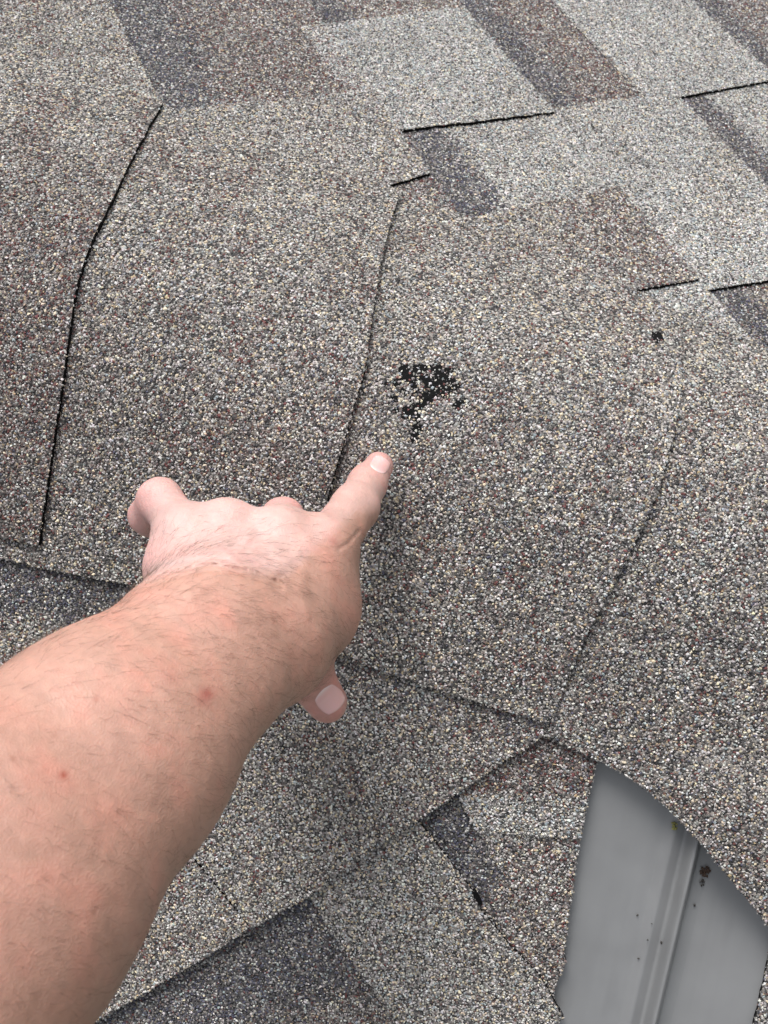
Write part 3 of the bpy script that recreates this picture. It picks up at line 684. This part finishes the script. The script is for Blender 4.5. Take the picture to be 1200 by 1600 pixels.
b.inputs['Roughness'].default_value = .42; b.inputs['Specular IOR Level'].default_value = .5
b.inputs['Subsurface Weight'].default_value = .25; b.inputs['Subsurface Radius'].default_value = (1, .35, .2); b.inputs['Subsurface Scale'].default_value = .004
person = mesh_np('person', W(HV), HF, col, (msk,), None, True)
tag(person, 'bare left forearm and hand with its index finger pointing at the black worn spot', 'person')
# nails
mnl, t, b = newmat('nail'); nz = nn(t, 'ShaderNodeTexNoise'); nz.inputs['Scale'].default_value = 300
geo = nn(t, 'ShaderNodeNewGeometry'); t.links.new(geo.outputs['Position'], nz.inputs['Vector'])
at = nn(t, 'ShaderNodeVertexColor', layer_name='col'); t.links.new(at.outputs[0], b.inputs['Base Color'])
b.inputs['Roughness'].default_value = .2; b.inputs['Subsurface Weight'].default_value = .15; b.inputs['Subsurface Scale'].default_value = .002
def nail(cx, cy, depth0, dx, dy, hw, hl, white, label):
    nu, nv = 21, 21; d = np.array([dx, dy]) / math.hypot(dx, dy); s = np.array([-d[1], d[0]])
    V = []; cc = []
    for i in range(nu):
        for j in range(nv):
            u = -1 + 2 * i / (nu - 1); v = -1 + 2 * j / (nv - 1)
            uu = u * math.sqrt(max(0, 1 - v * v * .38)); vv = v * math.sqrt(max(0, 1 - u * u * .42))
            V.append((cx + s[0] * uu * hw + d[0] * vv * hl, cy + s[1] * uu * hw + d[1] * vv * hl)); cc.append((uu, vv, max(abs(u), abs(v))))
    V = np.array(V); cc = np.array(cc); r_ = ray(V[:, 0], V[:, 1]); tt = np.full(len(V), depth0 - .03)
    for _ in range(60): tt = tt + np.clip(sdf(r_ * tt[:, None], True), -.002, .004) * .8
    P = r_ * tt[:, None]; _, nr = project(P, True, 1)
    edge = cc[:, 2]; P = P + nr * (np.where(edge > .97, -.0006, .00006 + .00040 * (1 - cc[:, 0] ** 2) * np.clip(.35 + .65 * cc[:, 1], .1, 1)))[:, None]
    k1 = sm(cc[:, 1], .8, .9)[:, None] * white; k0 = (1 - sm(cc[:, 1], -.9, -.55))[:, None]  # k0: pale lunula, with the sky's reflection at the nail base painted in
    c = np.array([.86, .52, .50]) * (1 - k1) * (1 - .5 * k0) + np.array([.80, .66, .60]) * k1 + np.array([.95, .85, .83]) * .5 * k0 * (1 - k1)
    ii = np.arange(nu - 1)[:, None] * nv + np.arange(nv - 1)[None]
    fq = np.stack([ii, ii + nv, ii + nv + 1, ii + 1], -1).reshape(-1, 4)
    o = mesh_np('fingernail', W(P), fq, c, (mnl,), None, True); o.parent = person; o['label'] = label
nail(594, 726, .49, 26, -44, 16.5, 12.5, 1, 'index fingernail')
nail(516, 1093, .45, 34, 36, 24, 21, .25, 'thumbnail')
# body hair
mh, t, b = newmat('hair'); b.inputs['Base Color'].default_value = (.13, .075, .05, 1); b.inputs['Roughness'].default_value = .5
HVn = len(HV); cam_side = HN[:, 2] < .45
den = np.where(cam_side, .25, 0.) * sm(py - .0, 790, 850)
den *= np.where((py > 1060) & (px > 430) & (HV[:, 2] > .43), 0, 1) * (1 - bump(HV, IT, .02)) * (1 - bump(HV, TT, .03)) * (1 - bump(HV, IP, .02))
den *= .25 + 1.6 * bump(HV, P3(330, 930, .38), .05) + 1.0 * sm(-HN @ np.array([.7, .6, 0]), .2, .9) + .5 * sm(HN @ np.array([.7, .6, 0]), .0, .8)
den *= (px > -150) & (py < 1750)
den /= den.sum()
NH = 2700
hi_ = rng.choice(HVn, NH, p=den)
base = HV[hi_]; nr = HN[hi_]
axd = (AX[1] - AX[3]); axd /= np.linalg.norm(axd)
gd = axd * .55 + perp * .85 * np.where((base[:, :2] @ perp[:2]) > (AX[1][:2] @ perp[:2]) - .02, 1, .6)[:, None] + rng.normal(0, .3, (NH, 3))
gd -= nr * np.sum(gd * nr, 1, keepdims=True); gd /= np.linalg.norm(gd, axis=1, keepdims=True)
sd_ = np.cross(nr, gd); Lh = rng.uniform(.003, .012, NH); curl = rng.normal(0, .35, NH); rise = rng.uniform(.10, .5, NH)
SG = 5; rings = []
for s in range(SG + 1):
    q = s / SG
    c = base + gd * (Lh * q)[:, None] + sd_ * (Lh * curl * q * q)[:, None] + nr * (Lh * rise * q * (1.15 - q * .8) + .00005)[:, None]
    rr = (rng.uniform(.7, 1.2, NH)[:, None] * .000034 * (1 - q * .75))
    for a_ in range(3):
        an = a_ * 2.094; rings.append(c + (nr * math.cos(an) + sd_ * math.sin(an)) * rr)
Hh = np.stack(rings, 1).reshape(-1, 3); st = (SG + 1) * 3
fl = []
for s in range(SG):
    for a_ in range(3): fl.append((s * 3 + a_, s * 3 + (a_ + 1) % 3, s * 3 + 3 + (a_ + 1) % 3, s * 3 + 3 + a_))
fl = (np.array(fl)[None] + (np.arange(NH) * st)[:, None, None]).reshape(-1, 4)
ho = mesh_np('hair', W(Hh), fl, None, (mh,), None, True); ho.parent = person; ho['kind'] = 'stuff'; ho['label'] = 'fine dark hair on the forearm and back of the hand'
print('granules', TOTAL[0], 'hand verts', len(HV))
